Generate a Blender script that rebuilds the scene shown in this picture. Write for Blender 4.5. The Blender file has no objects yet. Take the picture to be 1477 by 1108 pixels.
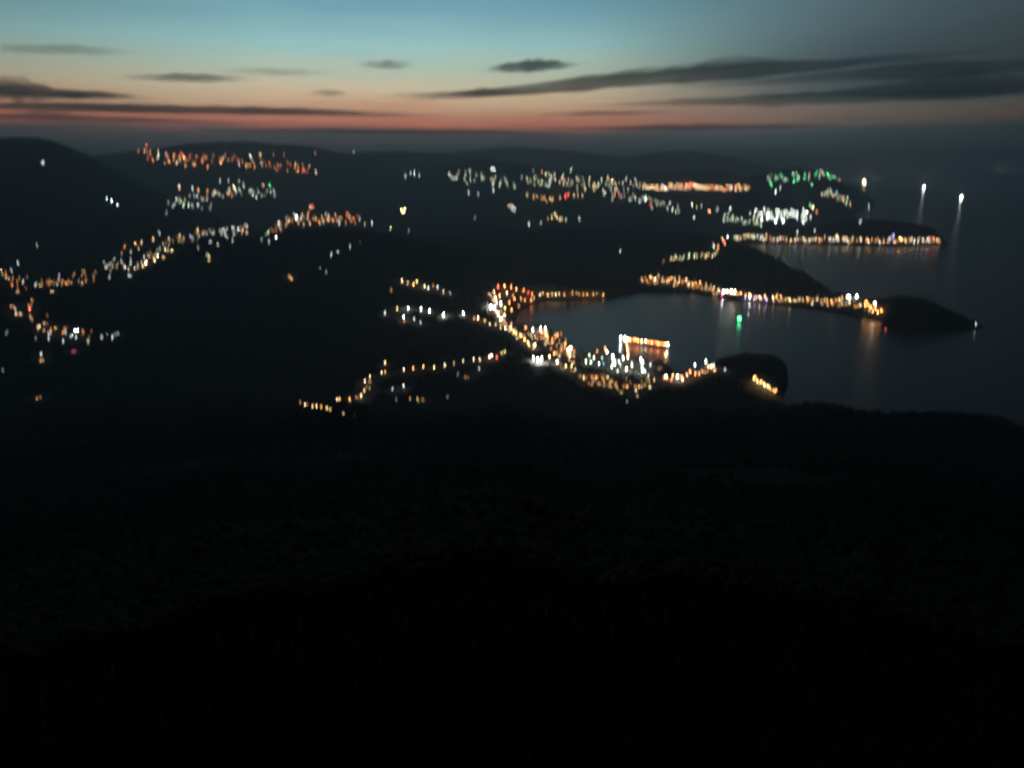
import bpy, math, random
import numpy as np
from mathutils import Vector

random.seed(7)
rng = np.random.default_rng(11)
scene = bpy.context.scene
col = scene.collection
rad = math.radians

# ------------------------------------------------------------------ camera
HC = 560.0                     # height of the summit view point
PITCH = rad(15.8)
FPX = 1107.0                   # focal length in pixels of a 1477 px wide frame
cd = bpy.data.cameras.new('camera')
cam = bpy.data.objects.new('camera', cd)
col.objects.link(cam)
cam.location = (0, 0, HC)
cam.rotation_euler = (rad(90) - PITCH, 0, 0)
cd.sensor_width = 36.0
cd.lens = 36.0 * FPX / 1477.0
cd.clip_start = 0.1
cd.clip_end = 300000
cd.dof.use_dof = True          # hand-held night shot, the lens focused too near
cd.dof.focus_distance = 6.0
cd.dof.aperture_fstop = 0.52
cd.dof.aperture_blades = 4
cd.dof.aperture_rotation = rad(28)
cd.dof.aperture_ratio = 2.8
scene.camera = cam

# ------------------------------------------------------------------ world: western sky after sunset
world = bpy.data.worlds.new('World')
scene.world = world
world.use_nodes = True
nt = world.node_tree
nt.nodes.clear()
N = nt.nodes.new
L = nt.links.new


def wmath(op, a, b=None, c=None):
    n = N('ShaderNodeMath')
    n.operation = op
    for i, v in enumerate((a, b, c)):
        if v is None:
            continue
        if hasattr(v, 'default_value'):
            L(v, n.inputs[i])
        else:
            n.inputs[i].default_value = v
    return n.outputs[0]


def wramp(fac, stops):
    n = N('ShaderNodeValToRGB')
    L(fac, n.inputs[0])
    e = n.color_ramp.elements
    while len(e) < len(stops):
        e.new(0.5)
    for el, (p, c) in zip(e, stops):
        el.position = p
        el.color = (*c, 1)
    return n.outputs[0]


tc = N('ShaderNodeTexCoord')
sx = N('ShaderNodeSeparateXYZ')
L(tc.outputs['Generated'], sx.inputs[0])
elev = wmath('MULTIPLY', wmath('ARCSINE', sx.outputs[2]), 180 / math.pi)
azim = wmath('MULTIPLY', wmath('ARCTAN2', sx.outputs[0], sx.outputs[1]), 180 / math.pi)
nz = N('ShaderNodeTexNoise')
mp = N('ShaderNodeMapping')
mp.inputs['Scale'].default_value = (3, 3, 42)
L(tc.outputs['Generated'], mp.inputs[0])
L(mp.outputs[0], nz.inputs['Vector'])
nz.inputs['Scale'].default_value = 1.6
nz.inputs['Detail'].default_value = 6
wob = wmath('MULTIPLY', wmath('SUBTRACT', nz.outputs[0], 0.5), 1.5)
el2 = wmath('ADD', elev, wob)
sky_col = wramp(wmath('DIVIDE', el2, 30.0), [
    (0.000, (.052, .054, .058)), (0.062, (.060, .060, .062)), (0.076, (.074, .066, .068)),
    (0.088, (.300, .105, .082)), (0.102, (.450, .150, .094)), (0.120, (.420, .200, .125)),
    (0.142, (.470, .310, .195)), (0.172, (.450, .375, .255)), (0.210, (.310, .370, .290)),
    (0.262, (.200, .345, .340)), (0.350, (.092, .215, .265)), (0.550, (.028, .062, .095)),
    (1.000, (.005, .012, .022))])
azf = wramp(wmath('DIVIDE', wmath('ADD', azim, 180.0), 360.0), [
    (0.00, (.05, .05, .05)), (0.30, (.12, .12, .12)), (0.40, (.58, .58, .58)), (0.455, (1, 1, 1)),
    (0.485, (1, 1, 1)), (0.515, (.90, .90, .90)), (0.545, (.62, .62, .62)), (0.572, (.33, .33, .33)),
    (0.60, (.15, .15, .15)), (0.70, (.07, .07, .07)), (1.00, (.05, .05, .05))])
veil_col = wramp(wmath('DIVIDE', el2, 30.0), [
    (0.000, (.075, .120, .140)), (0.082, (.080, .130, .150)), (0.102, (.30, .21, .16)), (0.135, (.20, .21, .19)),
    (0.162, (.062, .100, .118)), (0.235, (.064, .108, .126)), (0.290, (.088, .150, .170)), (0.370, (.10, .172, .205)), (0.550, (.036, .066, .095)), (1.000, (.005, .012, .022))])
veil = N('ShaderNodeMixRGB')
mr = N('ShaderNodeMapRange')
mr.interpolation_type = 'SMOOTHSTEP'
mr.inputs['From Min'].default_value = 2.0
mr.inputs['From Max'].default_value = 24.0
L(azim, mr.inputs['Value'])
L(mr.outputs[0], veil.inputs[0])
L(sky_col, veil.inputs[1])
L(veil_col, veil.inputs[2])
sky_col = veil.outputs[0]
mul = N('ShaderNodeMixRGB')
mul.blend_type = 'MULTIPLY'
mul.inputs[0].default_value = 1
L(sky_col, mul.inputs[1])
L(azf, mul.inputs[2])
nish = N('ShaderNodeTexSky')
nish.sky_type = 'NISHITA'
nish.sun_disc = False
nish.sun_elevation = rad(-3.0)
nish.sun_rotation = rad(-8)
bg1 = N('ShaderNodeBackground')
bg1.inputs[1].default_value = 2.05
L(mul.outputs[0], bg1.inputs[0])
bg2 = N('ShaderNodeBackground')
bg2.inputs[1].default_value = 0.05
L(nish.outputs[0], bg2.inputs[0])
addw = N('ShaderNodeAddShader')
L(bg1.outputs[0], addw.inputs[0])
L(bg2.outputs[0], addw.inputs[1])
wo = N('ShaderNodeOutputWorld')
L(addw.outputs[0], wo.inputs[0])

scene.view_settings.view_transform = 'Standard'
scene.view_settings.look = 'None'
scene.view_settings.exposure = 0
scene.view_settings.gamma = 1
scene.view_settings.use_curve_mapping = False
cy = scene.cycles
cy.use_denoising = True
cy.use_adaptive_sampling = False
cy.max_bounces = 3
cy.diffuse_bounces = 1
cy.glossy_bounces = 2
cy.volume_bounces = 1
cy.transparent_max_bounces = 8
cy.sample_clamp_indirect = 0.4
cy.sample_clamp_direct = 0.0
cy.caustics_reflective = False
cy.caustics_refractive = False

# ------------------------------------------------------------------ projection helpers
SP, CP = math.sin(PITCH), math.cos(PITCH)


def ray(u, v):
    a = (u - 738.5) / FPX
    b = (554.0 - v) / FPX
    return np.array([a, CP + b * SP, -SP + b * CP])


def ground(u, v, z=0.0):
    d = ray(u, v)
    t = (z - HC) / d[2]
    return np.array([d[0] * t, d[1] * t])


def at_range(u, r, v):
    """point at horizontal range r whose picture position is u, v -> x, y, z"""
    d = ray(u, v)
    t = r / math.hypot(d[0], d[1])
    return d[0] * t, d[1] * t, HC + d[2] * t


def vnoise(x, y, seed=0):
    xi = np.floor(x).astype(np.int64)
    yi = np.floor(y).astype(np.int64)
    xf = x - xi
    yf = y - yi
    xf = xf * xf * (3 - 2 * xf)
    yf = yf * yf * (3 - 2 * yf)

    def h(a, b):
        n = (a * 374761393 + b * 668265263 + seed * 974634777) & 0x7fffffff
        n = ((n ^ (n >> 13)) * 1274126177) & 0x7fffffff
        return ((n ^ (n >> 16)) & 0xffff) / 65535.0
    return ((h(xi, yi) * (1 - xf) + h(xi + 1, yi) * xf) * (1 - yf)
            + (h(xi, yi + 1) * (1 - xf) + h(xi + 1, yi + 1) * xf) * yf)


def fbm(x, y, octs=4, seed=0):
    s, a, t = 0.0, 0.5, 0.0
    for o in range(octs):
        s = s + a * vnoise(x, y, seed + o)
        t += a
        x, y, a = x * 2.03 + 17.1, y * 2.03 - 5.3, a * 0.5
    return s / t


# ------------------------------------------------------------------ terrain
SEA_PX = [(1272, 243), (1245, 258), (1238, 268), (1262, 290), (1262, 300), (1222, 309), (1238, 320), (1320, 330),
          (1372, 353), (1290, 357), (1200, 353), (1110, 351), (1072, 354), (1058, 362), (1082, 372),
          (1135, 388), (1182, 408), (1205, 423), (1258, 433), (1290, 428), (1335, 431), (1420, 472), (1400, 476), (1330, 470),
          (1276, 463), (1242, 456), (1180, 446), (1130, 441), (1085, 437), (1040, 431), (1000, 422), (930, 421),
          (870, 431), (790, 433), (762, 440), (748, 452), (742, 466), (756, 474), (790, 476), (812, 488),
          (832, 505), (848, 512), (866, 506), (900, 512), (930, 521), (962, 524), (978, 543), (1008, 537),
          (1036, 519), (1075, 509), (1122, 514), (1136, 530), (1136, 558), (1128, 575), (1150, 620)]
poly = [ground(u, v) for u, v in SEA_PX]
poly += [np.array([1300., 1100.]), np.array([9000., -20000.]), np.array([120000., -60000.]), np.array([160000., 90000.]),
         np.array([75000., 160000.])]
poly = np.array(poly)


def sea_sd(x, y):
    """positive on land, negative in the sea, in metres"""
    d = np.full(x.shape, 1e18)
    inside = np.zeros(x.shape, bool)
    n = len(poly)
    for i in range(n):
        ax, ay = poly[i]
        bx, by = poly[(i + 1) % n]
        ex, ey = bx - ax, by - ay
        t = np.clip(((x - ax) * ex + (y - ay) * ey) / (ex * ex + ey * ey), 0, 1)
        d = np.minimum(d, (x - ax - t * ex) ** 2 + (y - ay - t * ey) ** 2)
        c = ((ay > y) != (by > y))
        if ay != by:
            inside ^= c & (x < (bx - ax) * (y - ay) / (by - ay) + ax)
    d = np.sqrt(d)
    return np.where(inside, -d, d)


HILLS = [  # u, range, crest row, half width, half depth
    (-170, 6800, 196, 1050, 1300), (30, 6900, 203, 720, 1200), (330, 12500, 228, 2400, 2600),
    (560, 16000, 230, 2300, 2000), (740, 20000, 227, 3400, 3000), (980, 19000, 232, 2000, 2500),
    (700, 11000, 250, 1300, 1500), (850, 10500, 258, 1300, 1400), (1010, 10800, 262, 1200, 1300),
    (1150, 10500, 248, 620, 900), (1090, 8600, 284, 380, 420), (960, 8200, 296, 800, 500),
    (1270, 6900, 319, 420, 240), (1066, 4480, 364, 165, 300), (1100, 4350, 376, 90, 200), (1146, 4130, 394, 95, 190), (1176, 3980, 410, 60, 120),
    (1306, 3130, 436, 120, 150), (1362, 2990, 453, 80, 90), (1055, 2090, 539, 80, 90), (1103, 2050, 540, 60, 80),
    (330, 3500, 354, 600, 480), (190, 3300, 396, 480, 400), (480, 3750, 342, 620, 560),
    (830, 5200, 340, 1400, 700), (640, 4700, 352, 800, 650), (640, 2480, 482, 150, 130),
    (60, 2900, 430, 350, 300), (740, 2050, 528, 120, 100),
]
HW = [(*at_range(u, r, v), su, sr) for u, r, v, su, sr in HILLS]


def height(x, y):
    x = np.asarray(x, float)
    y = np.asarray(y, float)
    r = np.hypot(x, y)
    az = np.degrees(np.arctan2(x, y))
    sd = sea_sd(x, y)
    n1 = fbm(x / 420, y / 420, 5, 3) - 0.5
    n2 = fbm(x / 90, y / 90, 3, 9) - 0.5
    nb = fbm(x / 2600, y / 2600, 5, 21) - 0.5
    hills = np.zeros_like(x)
    for hx, hy, hz, su, sr in HW:
        rr = math.hypot(hx, hy)
        tx, ty = hx / rr, hy / rr                     # radial direction
        dr = (x - hx) * tx + (y - hy) * ty
        dt = -(x - hx) * ty + (y - hy) * tx
        q = (dr / sr) ** 2 + (dt / su) ** 2
        wob = 1 + 0.5 * n1 * np.exp(-((q - 0.8) ** 2))
        hills = np.maximum(hills, hz * np.exp(-0.5 * q * wob))
    inland = np.clip((r - 6300) / 7000, 0, 1)
    inland = inland * inland * (3 - 2 * inland) * np.clip((24 - az) / 10, 0, 1) * np.clip((az + 150) / 60, 0, 1)
    land = 1.6 + 11 * (1 - np.exp(-np.maximum(sd, 0) / 160))
    rough = np.clip(sd / 500, 0, 1)
    k = np.clip(sd / np.clip(r / 70, 30, 130), 0, 1)
    land = land + (hills + 170 * inland) * (k * k * (3 - 2 * k)) + rough * (46 * n1 * np.clip(hills / 90, 0.15, 1.6) + 10 * n2)
    land = land + nb * np.clip((r - 7000) / 6000, 0, 1) * 320 * np.clip(sd / 3000, 0, 1)
    z = np.where(sd > 0, np.maximum(land, 1.2), -0.6 - np.minimum(18, -sd * 0.12))
    slope = 1 + 0.14 * (fbm(az / 7 + 40, r / 1900, 3, 33) - 0.5)
    fg = (HC - 2.3) - slope * (0.27 * np.maximum(r - 1.0, 0) + 85 * (1 - np.exp(-r / 300))) + np.clip(r / 300, 0, 1) * (15 * n1 + 8 * n2) + np.clip(r / 20, 0, 1) * 1.2 * n2
    lf = np.clip((-az - 8) / 20, 0, 1) * np.clip((r - 300) / 1300, 0, 1) * 60
    rf = np.clip((az - 16) / 14, 0, 1) * np.clip((r - 300) / 1000, 0, 1) * (55 + 70 * n1 + 25 * n2)
    fg = fg + lf + rf
    back = np.clip((np.abs(az) - 70) / 40, 0, 1)
    fg = fg + back * 0.12 * np.minimum(r, 3000)
    return np.maximum(z, fg)


AZ = np.radians(np.concatenate([np.linspace(-44, 44, 620), np.linspace(48, 312, 56)]))
RR = np.concatenate([np.geomspace(0.4, 1000, 170, endpoint=False), np.geomspace(1000, 7000, 400, endpoint=False),
                     np.geomspace(7000, 90000, 130)])
A, R = np.meshgrid(AZ, RR)
GX, GY = R * np.sin(A), R * np.cos(A)
GZ = height(GX, GY)
lnR = np.log(RR)


def ht(x, y):
    """height of the built terrain mesh (front sector)"""
    az = np.arctan2(x, y)
    fa = np.interp(az, AZ[:620], np.arange(620))
    fr = np.interp(np.hypot(x, y), RR, np.arange(len(RR)))
    ia = np.clip(np.floor(fa).astype(int), 0, 618)
    ir = np.clip(np.floor(fr).astype(int), 0, len(RR) - 2)
    a, b = fa - ia, fr - ir
    return (GZ[ir, ia] * (1 - a) + GZ[ir, ia + 1] * a) * (1 - b) + (GZ[ir + 1, ia] * (1 - a) + GZ[ir + 1, ia + 1] * a) * b


def cast(u, v):
    """where the sight line through u, v first meets the ground or the water"""
    d = ray(u, v)
    hd = math.hypot(d[0], d[1])
    t = np.geomspace(300, 40000, 4000) / hd
    z = np.maximum(ht(d[0] * t, d[1] * t), 0.0)
    below = (HC + d[2] * t) <= z
    if not below.any():
        return None
    i = int(np.argmax(below))
    return d[0] * t[i], d[1] * t[i], float(z[i])


# ------------------------------------------------------------------ materials
MATS = {}


def mat(name, color=(.1, .1, .1), rough=.8, metal=0.0, var=0.0, scale=1.0, spec=.3):
    if name in MATS:
        return MATS[name]
    m = bpy.data.materials.new(name)
    m.use_nodes = True
    t = m.node_tree
    b = t.nodes['Principled BSDF']
    b.inputs['Base Color'].default_value = (*color, 1)
    b.inputs['Roughness'].default_value = rough
    b.inputs['Metallic'].default_value = metal
    b.inputs['Specular IOR Level'].default_value = spec
    if var:
        tcn = t.nodes.new('ShaderNodeTexCoord')
        n = t.nodes.new('ShaderNodeTexNoise')
        n.inputs['Scale'].default_value = scale
        n.inputs['Detail'].default_value = 5
        r_ = t.nodes.new('ShaderNodeValToRGB')
        r_.color_ramp.elements[0].position = .3
        r_.color_ramp.elements[1].position = .7
        r_.color_ramp.elements[0].color = (*[c * (1 - var) for c in color], 1)
        r_.color_ramp.elements[1].color = (*[min(1, c * (1 + var)) for c in color], 1)
        t.links.new(tcn.outputs['Object'], n.inputs['Vector'])
        t.links.new(n.outputs[0], r_.inputs[0])
        t.links.new(r_.outputs[0], b.inputs['Base Color'])
    MATS[name] = m
    return m


LIGHT_RGB = {
    'amber': (1.0, .43, .11), 'warm white': (1.0, .70, .38), 'white': (.93, 1.0, .93), 'orange': (1.0, .29, .07),
    'red': (1.0, .12, .06), 'green': (.10, 1.0, .34), 'pale green': (.72, 1.0, .68), 'purple': (.62, .42, 1.0),
    'magenta': (1.0, .12, .38), 'blue': (.12, .45, 1.0), 'cyan': (.55, .95, 1.0), 'yellow': (1.0, .78, .28),
}


def glow(colour, strength, sample=True):
    q = round(math.log(max(strength, .05)) / math.log(1.5))
    s = 1.5 ** q
    key = ('glow', colour, q, sample)
    if key in MATS:
        return MATS[key]
    m = bpy.data.materials.new('lamp_glass_' + colour.replace(' ', '_'))
    m.use_nodes = True
    b = m.node_tree.nodes['Principled BSDF']
    b.inputs['Base Color'].default_value = (.6, .6, .55, 1)
    b.inputs['Roughness'].default_value = .3
    b.inputs['Emission Color'].default_value = (*LIGHT_RGB[colour], 1)
    b.inputs['Emission Strength'].default_value = s
    try:
        m.cycles.emission_sampling = 'FRONT' if sample else 'NONE'
    except Exception:
        pass
    MATS[key] = m
    return m


# ------------------------------------------------------------------ mesh helpers
def mesh_obj(name, verts, faces, m, parent=None, smooth=False):
    me = bpy.data.meshes.new(name)
    me.from_pydata([tuple(map(float, v)) for v in verts], [], faces)
    if m is not None:
        me.materials.append(m)
    if smooth:
        me.shade_smooth()
    o = bpy.data.objects.new(name, me)
    col.objects.link(o)
    if parent is not None:
        o.parent = parent
    return o


def np_mesh(name, V, F, m, smooth=False):
    """V (n,3), F (k,3|4) numpy"""
    me = bpy.data.meshes.new(name)
    k, c = F.shape
    me.vertices.add(len(V))
    me.vertices.foreach_set('co', np.ascontiguousarray(V, np.float32).ravel())
    me.loops.add(k * c)
    me.loops.foreach_set('vertex_index', np.ascontiguousarray(F, np.int32).ravel())
    me.polygons.add(k)
    me.polygons.foreach_set('loop_start', np.arange(0, k * c, c, dtype=np.int32))
    me.polygons.foreach_set('loop_total', np.full(k, c, np.int32))
    me.materials.append(m)
    me.update(calc_edges=True)
    me.validate()
    if smooth:
        me.shade_smooth()
    o = bpy.data.objects.new(name, me)
    col.objects.link(o)
    return o


class MB:
    def __init__(s):
        s.v, s.f = [], []

    def hexa(s, pts):
        b = len(s.v)
        s.v += pts
        for q in ((3, 2, 1, 0), (4, 5, 6, 7), (0, 1, 5, 4), (1, 2, 6, 5), (2, 3, 7, 6), (3, 0, 4, 7)):
            s.f.append(tuple(b + i for i in q))
        return s

    def box(s, cx, cy_, z0, wx, wy, h, taper=1.0):
        a, b = wx / 2, wy / 2
        c, d = a * taper, b * taper
        return s.hexa([(cx - a, cy_ - b, z0), (cx + a, cy_ - b, z0), (cx + a, cy_ + b, z0), (cx - a, cy_ + b, z0),
                       (cx - c, cy_ - d, z0 + h), (cx + c, cy_ - d, z0 + h), (cx + c, cy_ + d, z0 + h), (cx - c, cy_ + d, z0 + h)])

    def cyl(s, p0, p1, r0, r1, n=8):
        p0, p1 = Vector(p0), Vector(p1)
        ax = (p1 - p0).normalized()
        ux = ax.orthogonal().normalized()
        uy = ax.cross(ux)
        b = len(s.v)
        for p, r in ((p0, r0), (p1, r1)):
            for i in range(n):
                a = 2 * math.pi * i / n
                s.v.append(tuple(p + (ux * math.cos(a) + uy * math.sin(a)) * r))
        for i in range(n):
            j = (i + 1) % n
            s.f.append((b + i, b + j, b + n + j, b + n + i))
        s.f.append(tuple(b + i for i in reversed(range(n))))
        s.f.append(tuple(b + n + i for i in range(n)))
        return s

    def build(s, name, m, parent=None, smooth=False):
        return mesh_obj(name, s.v, s.f, m, parent, smooth)


def empty(name, loc, rz=0.0):
    o = bpy.data.objects.new(name, None)
    col.objects.link(o)
    o.location = loc
    o.rotation_euler = (0, 0, rz)
    o.empty_display_size = 1
    return o


def tag(o, label=None, cat=None, group=None, kind=None):
    if label:
        o['label'] = label
    if cat:
        o['category'] = cat
    if group:
        o['group'] = group
    if kind:
        o['kind'] = kind
    return o


# ------------------------------------------------------------------ the ground, the sea
def land_material():
    m = bpy.data.materials.new('wooded_ground')
    m.use_nodes = True
    t = m.node_tree
    b = t.nodes['Principled BSDF']
    b.inputs['Roughness'].default_value = .95
    b.inputs['Specular IOR Level'].default_value = .08
    tcn = t.nodes.new('ShaderNodeTexCoord')
    n = t.nodes.new('ShaderNodeTexNoise')
    n.inputs['Scale'].default_value = .02
    n.inputs['Detail'].default_value = 8
    r_ = t.nodes.new('ShaderNodeValToRGB')
    r_.color_ramp.elements[0].position = .3
    r_.color_ramp.elements[0].color = (.022, .022, .016, 1)
    r_.color_ramp.elements[1].position = .72
    r_.color_ramp.elements[1].color = (.040, .036, .026, 1)
    n2 = t.nodes.new('ShaderNodeTexNoise')
    n2.inputs['Scale'].default_value = .12
    n2.inputs['Detail'].default_value = 4
    bp = t.nodes.new('ShaderNodeBump')
    bp.inputs['Strength'].default_value = 1
    bp.inputs['Distance'].default_value = 6
    t.links.new(tcn.outputs['Object'], n.inputs['Vector'])
    t.links.new(tcn.outputs['Object'], n2.inputs['Vector'])
    t.links.new(n.outputs[0], r_.inputs[0])
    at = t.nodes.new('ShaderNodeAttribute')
    at.attribute_name = 'paving_glow'
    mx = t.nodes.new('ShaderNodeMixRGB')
    mx.inputs[2].default_value = (.30, .28, .25, 1)  # pale paving tone, added round the lights to widen the lamp glow
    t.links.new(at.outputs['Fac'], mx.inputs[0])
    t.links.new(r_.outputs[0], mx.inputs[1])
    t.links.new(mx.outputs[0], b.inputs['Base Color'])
    t.links.new(n2.outputs[0], bp.inputs['Height'])
    t.links.new(bp.outputs[0], b.inputs['Normal'])
    return m


na, nr = len(AZ), len(RR)
V = np.stack([GX.ravel(), GY.ravel(), GZ.ravel()], 1)
ii, jj = np.meshgrid(np.arange(nr - 1), np.arange(na), indexing='ij')
j2 = (jj + 1) % na
F = np.stack([ii * na + jj, ii * na + j2, (ii + 1) * na + j2, (ii + 1) * na + jj], -1).reshape(-1, 4)[:, ::-1]
V = np.vstack([V, [[0, 0, GZ[0].mean()]]])
land = np_mesh('hills', V, F, land_material(), smooth=True)
tag(land, kind='structure')


def water_material():
    m = bpy.data.materials.new('sea_water')
    m.use_nodes = True
    t = m.node_tree
    b = t.nodes['Principled BSDF']
    b.inputs['Base Color'].default_value = (.014, .027, .050, 1)
    b.inputs['Roughness'].default_value = .25
    b.inputs['IOR'].default_value = 1.333
    tcn = t.nodes.new('ShaderNodeTexCoord')
    mpn = t.nodes.new('ShaderNodeMapping')
    mpn.inputs['Scale'].default_value = (.05, .11, .05)
    mpn.inputs['Rotation'].default_value = (0, 0, .4)
    n = t.nodes.new('ShaderNodeTexNoise')
    n.inputs['Scale'].default_value = 1
    n.inputs['Detail'].default_value = 6
    bp = t.nodes.new('ShaderNodeBump')
    bp.inputs['Strength'].default_value = .55
    bp.inputs['Distance'].default_value = 1.2
    t.links.new(tcn.outputs['Object'], mpn.inputs[0])
    t.links.new(mpn.outputs[0], n.inputs['Vector'])
    t.links.new(n.outputs[0], bp.inputs['Height'])
    t.links.new(bp.outputs[0], b.inputs['Normal'])
    return m


sa = np.linspace(0, 2 * np.pi, 97)[:-1]
sr_ = np.array([900., 4000., 15000., 90000.])
SV = np.array([(r * math.sin(a), r * math.cos(a), 0) for r in sr_ for a in sa])
SF = np.array([(i * 96 + j, i * 96 + (j + 1) % 96, (i + 1) * 96 + (j + 1) % 96, (i + 1) * 96 + j)[::-1] for i in range(3) for j in range(96)])
tag(np_mesh('sea', SV, SF, water_material()), kind='structure')

# ------------------------------------------------------------------ haze
HAZE_DENSITY = 8.2e-5
HAZE_TOP = float(GZ.max()) + 130
hz = MB().box(0, 0, -45, 184000, 184000, 45 + HAZE_TOP)
haze = hz.build('haze', None)
hm = bpy.data.materials.new('evening_haze')
hm.use_nodes = True
hm.node_tree.nodes.clear()
pv = hm.node_tree.nodes.new('ShaderNodeVolumePrincipled')
pv.inputs['Color'].default_value = (.74, .90, 1, 1)
pv.inputs['Density'].default_value = HAZE_DENSITY
pv.inputs['Anisotropy'].default_value = .45
ho = hm.node_tree.nodes.new('ShaderNodeOutputMaterial')
hm.node_tree.links.new(pv.outputs[0], ho.inputs['Volume'])
haze.data.materials.append(hm)
tag(haze, kind='stuff')

# ------------------------------------------------------------------ roads
asphalt = mat('worn_concrete_road', (.14, .135, .125), .9, var=.3, scale=.2)
concrete = mat('concrete', (.30, .29, .27), .9, var=.2, scale=.3)


def road(name, pts, width=8.0, m=asphalt):
    W = [cast(u, v) for u, v in pts]
    W = [np.array(w[:2]) for w in W if w is not None]
    P = []
    for a, b in zip(W[:-1], W[1:]):
        n = max(2, int(np.hypot(*(b - a)) / 12))
        P += [a + (b - a) * i / n for i in range(n)]
    P.append(W[-1])
    P = np.array(P)
    for _ in range(6):
        P[1:-1] = (P[:-2] + 2 * P[1:-1] + P[2:]) / 4
    T = np.gradient(P, axis=0)
    T /= np.maximum(np.hypot(T[:, 0], T[:, 1])[:, None], 1e-6)
    Nn = np.stack([-T[:, 1], T[:, 0]], 1) * width / 2
    VV = []
    for s in (-1, 1):
        Q = P + s * Nn
        z = np.maximum(np.maximum(ht(Q[:, 0], Q[:, 1]), ht(P[:, 0], P[:, 1])), 0.8) + 0.9
        VV.append(np.column_stack([Q, z]))
    n = len(P)
    z = np.maximum(VV[0][:, 2], VV[1][:, 2])
    VV[0][:, 2] = z
    VV[1][:, 2] = z
    lo0, lo1 = VV[0].copy(), VV[1].copy()
    lo0[:, 2] -= 4
    lo1[:, 2] -= 4
    VA = np.vstack([VV[0], VV[1], lo0, lo1])
    FF = []
    for i in range(n - 1):
        FF.append((i + n, i + n + 1, i + 1, i))
        FF.append((i, i + 1, i + 2 * n + 1, i + 2 * n))
        FF.append((i + n + 1, i + n, i + 3 * n, i + 3 * n + 1))
    o = np_mesh(name, VA, np.array(FF)[:, ::-1], m)
    return tag(o, kind='structure')


ROADS = {
    'hill_road': [(434, 586), (457, 592), (480, 596), (505, 582), (520, 575), (527, 556), (550, 543), (582, 538), (642, 532), (692, 523), (727, 512)],
    'valley_road': [(565, 446), (608, 449), (640, 457), (690, 462), (715, 470), (745, 492), (772, 512), (805, 527), (850, 548), (905, 562), (960, 550), (1004, 538)],
    'upper_road': [(578, 406), (613, 415), (650, 426)],
    'shore_road': [(738, 466), (722, 446), (735, 430), (780, 427), (870, 425), (930, 416), (1000, 418), (1040, 427), (1130, 436), (1240, 449), (1270, 456)],
    'cape_road': [(1040, 352), (1110, 348), (1200, 350), (1290, 353), (1352, 350)],
    'town_road': [(0, 402), (60, 412), (120, 406), (180, 394), (212, 380), (244, 362), (300, 340), (360, 336)],
}
for nm, pts in ROADS.items():
    road(nm, pts)


def glow_catch_wall(pts, label, high, back):  # wall added behind a road to catch lamp light and thicken the glow
    P = []
    W = [np.array(w[:2]) for w in (cast(u, v) for u, v in pts) if w is not None]
    for a, b in zip(W[:-1], W[1:]):
        n = max(2, int(np.hypot(*(b - a)) / 14))
        P += [a + (b - a) * i / n for i in range(n)]
    P = np.array(P + [W[-1]])
    for _ in range(6):
        P[1:-1] = (P[:-2] + 2 * P[1:-1] + P[2:]) / 4
    P = P * (1 + back / np.hypot(P[:, 0], P[:, 1]))[:, None]
    z = ht(P[:, 0], P[:, 1])
    out = P / np.hypot(P[:, 0], P[:, 1])[:, None]
    n = len(P)
    hh = high * (.8 + .4 * fbm(np.arange(n) * .3, np.arange(n) * .0 + back, 3, 5))
    rows = [np.column_stack([P, z - 3]), np.column_stack([P, z + hh]), np.column_stack([P + out * 2.5, z + hh]), np.column_stack([P + out * 2.5, z - 3])]
    VV = np.vstack(rows)
    FF = [(k * n + i, k * n + i + 1, ((k + 1) % 4) * n + i + 1, ((k + 1) % 4) * n + i) for k in range(4) for i in range(n - 1)]
    FF += [(0, n, 2 * n, 3 * n), (4 * n - 1, 3 * n - 1, 2 * n - 1, n - 1)]
    o = np_mesh('glow_catch_wall', VV, np.array(FF), concrete)
    import bmesh
    bm = bmesh.new()
    bm.from_mesh(o.data)
    bmesh.ops.recalc_face_normals(bm, faces=bm.faces)
    bm.to_mesh(o.data)
    bm.free()
    tag(o, label, 'wall')


glow_catch_wall(ROADS['hill_road'][6:], 'added concrete wall catching amber lamp glow along the hill road', 7, 7)
glow_catch_wall(ROADS['valley_road'][:6], 'added concrete wall catching the glow of the white valley road lamps', 5, 8)
glow_catch_wall(ROADS['shore_road'][3:5], 'low added concrete wall catching amber glow behind the bay beach', 6, 9)
glow_catch_wall(ROADS['shore_road'][5:], 'long added concrete wall catching amber glow behind the headland promenade', 8, 10)
glow_catch_wall(ROADS['valley_road'][6:], 'added concrete wall catching orange glow behind the fishing harbour lane', 6, 8)
glow_catch_wall(ROADS['upper_road'], 'short added concrete wall catching glow behind the upper road row', 5, 7)

# ------------------------------------------------------------------ street lamps, houses, apartment blocks
steel = mat('galvanised_steel', (.22, .22, .22), .5, .8, spec=.5)
walls = [mat('rendered_wall', (.44, .41, .37), .9, var=.2, scale=.4), mat('tiled_wall', (.38, .33, .29), .8, var=.25, scale=.4),
         mat('grey_wall', (.24, .25, .25), .9, var=.25, scale=.4)]
roofm = [mat('tin_roof', (.10, .16, .15), .7, var=.3, scale=.3), mat('red_tin_roof', (.20, .07, .05), .7, var=.3, scale=.3),
         mat('felt_roof', (.13, .13, .13), .9, var=.3, scale=.3)]

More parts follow.
